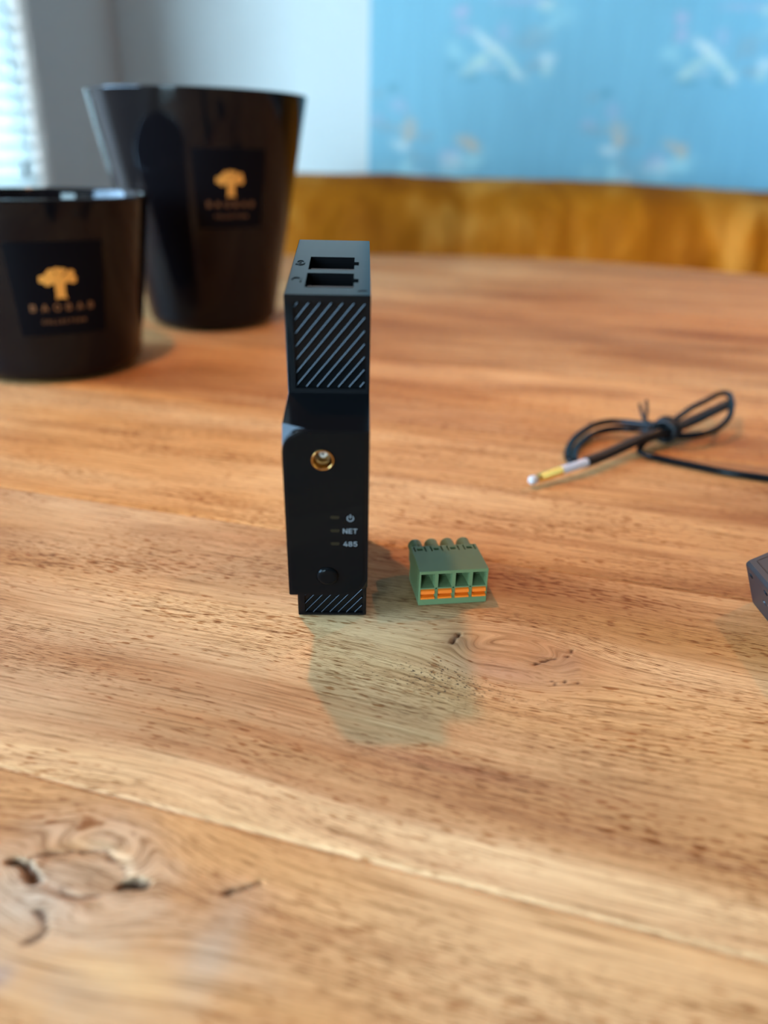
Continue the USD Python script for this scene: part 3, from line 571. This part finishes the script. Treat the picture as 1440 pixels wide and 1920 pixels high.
# ------------------------------------------------------------------ antenna lead, bundled with a twist tie
def lead():
    ox, oy = .115, .300
    t = thing('antenna_lead', 'black antenna cable bundled in a loop with a gold plug tip', 'cable', (ox, oy, TZ))
    A = lambda l: np.array([[x / 1000 - ox, y / 1000 - oy, z / 1000] for x, y, z in l])
    tail = [[300, 236, 1.45], [240, 246, 1.4], [190, 258, 1.4], [148.1, 273.3, 1.4], [134.0, 278.6, 1.4], [122.7, 285.2, 1.4], [112.7, 291.3, 1.5], [107.5, 295.5, 1.7], [105.9, 299.3, 2.2], [110.1, 306.5, 3.4], [116, 310.5, 4.4]]
    loopR = [[121.2, 311.0, 5.0], [126.6, 309.6, 5.2], [134.1, 309.9, 6.0], [143.7, 315.8, 7.0], [151.7, 324.6, 9.0], [156.8, 335.2, 11.0], [160.6, 346.5, 12.0], [161.2, 351.5, 12.3], [157.6, 352.2, 12.0], [149.8, 345.9, 10.5], [139.6, 336.8, 9.5], [127.2, 322.8, 8.0], [120.5, 316.1, 7.6]]
    left = [[116.2, 317.9, 7.0], [112.1, 322.8, 6.0], [106.2, 328.9, 4.6], [100.4, 330.4, 4.0], [92.3, 326.0, 3.3], [82.9, 314.3, 2.4], [77.6, 303.4, 1.8], [74.6, 293.6, 1.5], [74.4, 288.0, 1.4], [76.4, 287.6, 1.4]]
    left2 = [[77.6, 293.8, 1.4], [80.7, 302.3, 1.8], [89.0, 314.7, 2.6], [96.3, 319.9, 3.4], [103.9, 320.4, 4.2], [110.6, 317.5, 5.0], [115.6, 314.2, 5.8]]
    thick = [[121.5, 314.4, 6.2], [135.5, 325.6, 7.6], [148.6, 337.0, 8.8], [158.2, 344.6, 9.8], [160.4, 343.0, 10.2], [158.0, 339.6, 10.2], [149.6, 333.0, 9.2], [136.6, 321.6, 8.0], [122.4, 310.6, 6.8]]
    part(t, 'cable', tube(spline(A(tail + loopR + left + left2 + thick), 9), .0014, 14), M['cable'], True)
    sl = [[77.9, 276.6, 5.0], [80.2, 278.6, 5.0], [87.2, 284.8, 5.0], [96.2, 293.0, 5.4], [105.7, 301.6, 5.9], [114.6, 308.4, 6.2], [121.4, 311.6, 6.6]]
    q = spline(A(sl), 8); rr = np.full(len(q), .00215); rr[0] = .0019; rr[-6:] = np.linspace(.0021, .0016, 6)
    part(t, 'heat_shrink', tube(q, rr, 18), M['shrink'], 40, 'thick black heat-shrink sleeve')
    sl2 = [[122, 313, 6.6], [130, 319.8, 7.4], [140, 328.2, 8.3], [150, 336.6, 9.2], [156.5, 341.6, 9.8]]
    part(t, 'heat_shrink', tube(spline(A(sl2), 6), .0018, 14), M['shrink'], 40)
    a, b = A([[77.9, 276.6, 5.0]])[0], A([[54.0, 261.0, 3.2]])[0]
    d = b - a; Ln = np.linalg.norm(d); d /= Ln
    def along(name, prof, mt, label=None, n=32, smooth=35):
        m = lathe(prof, n); m.apply_transform(trimesh.geometry.align_vectors([0, 0, 1], d)); m.apply_translation(a); part(t, name, m, mt, smooth, label)
    k = Ln / .0289
    along('clear_collar', [(.0010, -.002), (.00165, -.001), (.00165, .0122 * k), (.0012, .0130 * k), (0, .0130 * k)], M['clear_sleeve'], 'whitish translucent collar behind the plug tip')
    prof = [(0, .0125 * k)]
    for i in range(7): z = .0130 * k + i * .00150 * k; prof += [(.00150, z), (.00175, z + .0003), (.00175, z + .0008), (.00150, z + .0011)]
    along('plug_tip', prof + [(.0016, .0240 * k), (.0014, .0246 * k), (.0014, .0268 * k), (0, .0268 * k)], M['gold_bright'], 'gold-plated plug tip')
    along('end_cap', [(.0009, .0262 * k), (.00165, .0264 * k), (.00180, .0272 * k), (.00165, .0285 * k), (.0011, .0292 * k), (0, .0294 * k)], M['insulator'], 'whitish end of the plug tip', smooth=60)
    # twist tie: wraps and two upright ends
    wr = []
    c0 = A([[120.8, 313.6, 6.6]])[0]; dirn = np.array([.62, .72, .12]); dirn /= np.linalg.norm(dirn)
    e1 = np.cross(dirn, [0, 0, 1]); e1 /= np.linalg.norm(e1); e2 = np.cross(e1, dirn)
    for i in range(97):
        g = i / 96 * 2 * np.pi * 4; wr.append(c0 + dirn * (i / 96 - .5) * .0052 + e1 * math.cos(g) * .0050 + e2 * math.sin(g) * .0046)
    wr = np.array(wr); wr[:, 2] = np.maximum(wr[:, 2], .0008)
    part(t, 'twist_tie', tube(np.array(wr), .0011, 8), M['shrink'], True)
    part(t, 'twist_tie', tube(spline(A([[117.0, 316.0, 8.5], [114.0, 317.6, 8.3], [112.9, 318.4, 9.2], [113.7, 321.1, 12.4], [114.1, 324.8, 16.0]]), 6), .00075, 8), M['shrink'], True)
    part(t, 'twist_tie', tube(spline(A([[114.3, 317.0, 8.4], [112.2, 318.6, 9.6], [111.3, 320.9, 12.2], [111.6, 325.2, 14.0]]), 6), .00075, 8), M['shrink'], True)
lead()

# ------------------------------------------------------------------ dark grey box cut by the right edge
def grey_box():
    x0, y0 = .1200, .168
    t = thing('plastic_box', 'dark grey plastic box with small vent slots, cut off by the right edge', 'device', (x0, y0, TZ + .0002))
    H = .0130
    def pl(i): return sg.Polygon([(-.0205 + i, .0165), (-.011 + i * .5, .0230 - i * .5), (.026 - i, .0230 - i), (.026 - i, -.028 + i), (-.0205 + i, -.028 + i)]).buffer(-.0012).buffer(.0012, 6)
    lo, mid, top = pl(.0048), pl(.0003), pl(.0009)
    pts = [np.c_[np.array(g.exterior.coords), np.full(len(g.exterior.coords), z)] for g, z in ((lo, 0), (mid, H - .0012), (mid, H - .0007), (top, H))]
    b = MF.hull_points(np.vstack(pts).astype(np.float32) * 1000)
    for yy in (13.5, 4.5, -4.5, -13.5): b -= rbox(-22, -17.6, yy - 1.1, yy + 1.1, H * 1000 - 3.7, H * 1000 - 2.5, .5)
    for yy in (6.5, -2.5, -11.5): b -= rbox(-20.5, -17.2, yy - 1.1, yy + 1.1, H * 1000 - 8.0, H * 1000 - 6.8, .5)
    m = tm(b); m.apply_scale(.001)
    part(t, 'case', m, M['grey_box'], 30)
    part(t, 'lid_seam', extrude(pl(.0030).difference(pl(.0034)), H - .00005, H + .0001), M['dark_inside'])
grey_box()

# ------------------------------------------------------------------ the two black candles
def tree_emblem():
    g = [sg.Polygon([(-.19, 0), (-.16, .12), (-.17, .45), (-.26, .60), (.24, .60), (.16, .42), (.15, .12), (.20, 0), (.05, .02), (-.05, .02)])]
    r = np.random.default_rng(3)
    for a, l in ((172, .50), (160, .55), (146, .52), (130, .48), (112, .44), (95, .46), (78, .44), (60, .48), (44, .52), (28, .56), (14, .52), (2, .46), (186, .40)):
        x0, y0 = r.uniform(-.1, .1), .52 + .06 * math.sin(math.radians(a)); e = (x0 + l * math.cos(math.radians(a)), y0 + .72 * l * math.sin(math.radians(a)))
        k = ((x0 + e[0]) / 2, (y0 + e[1]) / 2 + .03)
        g.append(sg.LineString([(x0, y0), k, e]).buffer(.045)); g.append(affinity.scale(sg.Point(e).buffer(.085, 8), 1.25, .75))
    return shapely.union_all(g).buffer(.006).simplify(.004)
def candle(label, x, y, Rb, Rt, H, az, zl, name='scented_candle'):
    t = thing(name, label, 'candle', (x, y, TZ + .0003))
    rad = lambda z: Rb + (Rt - Rb) * z / H
    w = .0032; prof = [(0, 0), (Rb - .009, 0)]
    for a in np.linspace(0, np.pi / 2, 8)[1:]: prof.append((rad(.009) - .009 + .009 * math.sin(a), .009 - .009 * math.cos(a)))
    prof += [(rad(z), z) for z in np.linspace(.014, H - .0012, 8)] + [(Rt - .0004, H - .0004), (Rt - .0012, H), (Rt - w + .0008, H), (Rt - w, H - .0008)]
    prof += [(rad(z) - w, z) for z in np.linspace(H - .004, .016, 8)] + [(Rb - .012, .010), (0, .010)]
    part(t, 'vessel', lathe(prof, 128), M['candle_glass'], 40)
    wz = H * .66
    part(t, 'wax', lathe([(0, .011), (rad(.016) - w - .001, .016), (rad(wz) - w - .0004, wz), (rad(wz) - w - .003, wz + .0004), (0, wz + .0006)], 64), M['wax'], 40)
    for k in range(3):
        b = k * 2.09; part(t, 'wick', tube(np.array([[math.cos(b) * Rb * .4, math.sin(b) * Rb * .4, wz - .004], [math.cos(b) * Rb * .4 + .0005, math.sin(b) * Rb * .4, wz + .006], [math.cos(b) * Rb * .4 + .002, math.sin(b) * Rb * .4, wz + .012]]), .0012, 8), M['wick'], True)
    def wrap(m, off):
        m = m.copy(); v = m.vertices
        r = rad(zl + v[:, 1]); a = az + v[:, 0] / rad(zl)
        return trimesh.Trimesh(np.c_[(r + off + v[:, 2]) * np.cos(a), (r + off + v[:, 2]) * np.sin(a), zl + v[:, 1]], m.faces, process=False)
    # label: a thin plate that follows the vessel
    gx, gz = np.linspace(-.0215, .0215, 25), np.linspace(-.022, .0225, 12)
    gx2, gz2 = np.meshgrid(gx, gz); nx = len(gx); idx = np.arange(gx2.size).reshape(gx2.shape)
    q = np.stack([idx[:-1, :-1], idx[:-1, 1:], idx[1:, 1:], idx[1:, :-1]], -1).reshape(-1, 4); f = np.vstack([q[:, [0, 1, 2]], q[:, [0, 2, 3]]]); n = gx2.size
    rim = np.r_[idx[0], idx[1:, -1], idx[-1, -2::-1], idx[-2:0:-1, 0]]; a, b = rim, np.roll(rim, -1)
    f = np.vstack([f, f[:, ::-1] + n, np.stack([b, a, a + n], 1), np.stack([b, a + n, b + n], 1)])
    pl = trimesh.Trimesh(np.vstack([np.c_[gx2.ravel(), gz2.ravel(), np.full(n, .0007)], np.c_[gx2.ravel(), gz2.ravel(), np.full(n, -.0003)]]), f, process=False)
    lab = part(t, 'label_plate', wrap(pl, 0), M['label_black'], 30, 'black label with gold tree and lettering')
    def flat(poly, z0, z1):
        ms = []
        for g in getattr(poly, 'geoms', [poly]): ms.append(trimesh.creation.extrude_polygon(g, z1 - z0, engine='earcut'))
        m = trimesh.util.concatenate(ms); m.apply_translation([0, 0, z0]); m = m.subdivide_to_size(.004); return m
    em = affinity.affine_transform(tree_emblem(), [.0132, 0, 0, .0152, 0, -.0040])
    part(lab, 'tree_emblem', wrap(flat(em, .0006, .0009), 0), M['label_gold'], False, 'gold tree emblem')
    def text(name, s, h, gap, z, mt):
        ms = []; xx = 0
        for ch in s:
            m = meshkit.text_mesh(ch, h, .0003, bold=True); v = m.vertices; m.apply_translation([xx - v[:, 0].min(), 0, 0]); ms.append(m); xx = m.vertices[:, 0].max() + gap
        m = trimesh.util.concatenate(ms); m.apply_translation([-(xx - gap) / 2, z, .0006]); part(lab, name, wrap(m, 0), mt)
    text('brand_lettering', 'BAOBAB', .0032, .0027, -.0098, M['label_copper'])
    text('small_lettering', 'COLLECTION', .0017, .00085, -.0160, M['label_copper'])
candle('short wide black candle with a gold tree label, nearest the left edge', -.1864, .4241, .0456, .0586, .0889, math.radians(-59.3), .0478)
candle('tall tapered black candle with a gold tree label, behind the shorter one', -.1244, .5510, .0422, .0689, .1426, math.radians(-62.4), .0888)

# ------------------------------------------------------------------ ochre velvet bench behind the table
def bench():
    x0, x1, y0 = -.22, 2.0, 1.13
    t = thing('velvet_bench', 'ochre velvet bench with a padded back behind the table', 'bench', (x0, y0, 0))
    L = x1 - x0
    def cushion(xa, xb, ya, yb, za, zb, e=.42, seed=1, amp=.010, nu=70, nv=44):
        """a pillow: a superellipsoid pushed about by noise"""
        a, b = np.meshgrid(np.linspace(-np.pi / 2, np.pi / 2, nv), np.linspace(-np.pi, np.pi, nu, endpoint=False), indexing='ij')
        sp = lambda w, m: np.sign(np.cos(w)) * np.abs(np.cos(w))**m
        ss = lambda w, m: np.sign(np.sin(w)) * np.abs(np.sin(w))**m
        v = np.stack([sp(a, e) * sp(b, .35), sp(a, e) * ss(b, .55), ss(a, e)], -1)
        c, h = np.array([(xa + xb) / 2, (ya + yb) / 2, (za + zb) / 2]), np.array([(xb - xa) / 2, (yb - ya) / 2, (zb - za) / 2])
        v = c + v * h
        v = v + ((meshkit.fbm(v * 9 + seed, 3, seed) - .5) * amp * 2)[..., None] * np.array([.3, 1, .6])
        i, j = np.meshgrid(np.arange(nv - 1), np.arange(nu), indexing='ij')
        q = np.stack([i * nu + j, i * nu + (j + 1) % nu, (i + 1) * nu + (j + 1) % nu, (i + 1) * nu + j], -1).reshape(-1, 4)
        m = trimesh.Trimesh(v.reshape(-1, 3), np.vstack([q[:, [0, 1, 2]], q[:, [0, 2, 3]]]), process=False); m.merge_vertices(); m.fix_normals(); return m
    part(t, 'seat_base', tm(rbox(0, L, .02, .46, .12, .34, .02)), M['velvet'], 30)
    part(t, 'back_frame', tm(rbox(.01, L - .01, .20, .30, .30, .770, .03)), M['velvet'], 30)
    cuts = [.0, .33, .78, 1.23, 1.68, L]
    for k, (a, b) in enumerate(zip(cuts[:-1], cuts[1:])):
        part(t, 'seat_cushion', cushion(a + .002, b - .002, .0, .21, .33, .46, seed=20 + k), M['velvet'], True)
    # padded back: one soft run with shallow seams and a rolled top edge
    zt = TZ + .0745
    prof = np.array([(.19, .45), (.10, .46), (.060, .52), (.050, .60), (.046, .66), (.045, .70), (.048, .735), (.056, .765), (.072, .790), (.095, .808), (.125, .818), (.160, .815), (.19, .805), (.22, .79), (.24, .75), (.25, .60), (.25, .45)])
    prof[:, 1] += zt + .004 - .818
    pr = spline(prof, 5); xs = np.linspace(0, L, 420)
    gx, gp = np.meshgrid(xs, np.arange(len(pr)), indexing='ij')
    yy, zz = pr[gp, 0], pr[gp, 1]
    endr = np.clip(np.minimum(gx, L - gx) / .03, 0, 1); endr = np.sqrt(1 - (1 - endr)**2)
    cy_, cz_ = .15, .62
    yy = cy_ + (yy - cy_) * (.25 + .75 * endr); zz = cz_ + (zz - cz_) * (.6 + .4 * endr)
    seam = sum(np.exp(-((gx - c) / .022)**2) for c in cuts[1:-1])
    fold = meshkit.fbm(np.stack([gx * 11, zz * 3, 0 * gx], -1), 3, 3) - .5; fold2 = meshkit.fbm(np.stack([gx * 26, zz * 16, 0 * gx + 5], -1), 3, 8) - .5
    front = np.clip((.16 - yy) / .10, 0, 1)
    yy = yy + front * (.010 * seam + .035 * fold + .014 * fold2); zz = zz - .0008 * seam * (zz > .8) + .008 * (fold) * (zz > .78)
    zz = zz - .011 * sstep(gx + x0, .28, .60) * sstep(zz, .70, .80)
    V = np.stack([gx, yy, zz], -1).reshape(-1, 3); n1, n2 = gx.shape; idx = np.arange(n1 * n2).reshape(n1, n2)
    q = np.stack([idx[:-1, :], np.roll(idx, -1, 1)[:-1, :], np.roll(idx, -1, 1)[1:, :], idx[1:, :]], -1).reshape(-1, 4)
    f = np.vstack([q[:, [0, 1, 2]], q[:, [0, 2, 3]]]); caps = [[idx[e, 0], idx[e, j], idx[e, j + 1]] for e in (0, -1) for j in range(1, n2 - 1)]
    bk = trimesh.Trimesh(V, np.vstack([f, np.array(caps)]), process=False); bk.fix_normals()
    part(t, 'backrest', bk, M['velvet'], True)
    for xx in (.08, L / 2, L - .08):
        for yy in (.08, .40): part(t, 'leg', lathe([(0, 0), (.014, 0), (.02, .125), (0, .125)], 20).apply_translation([xx, yy, 0]), M['black_metal'], 30)
bench()
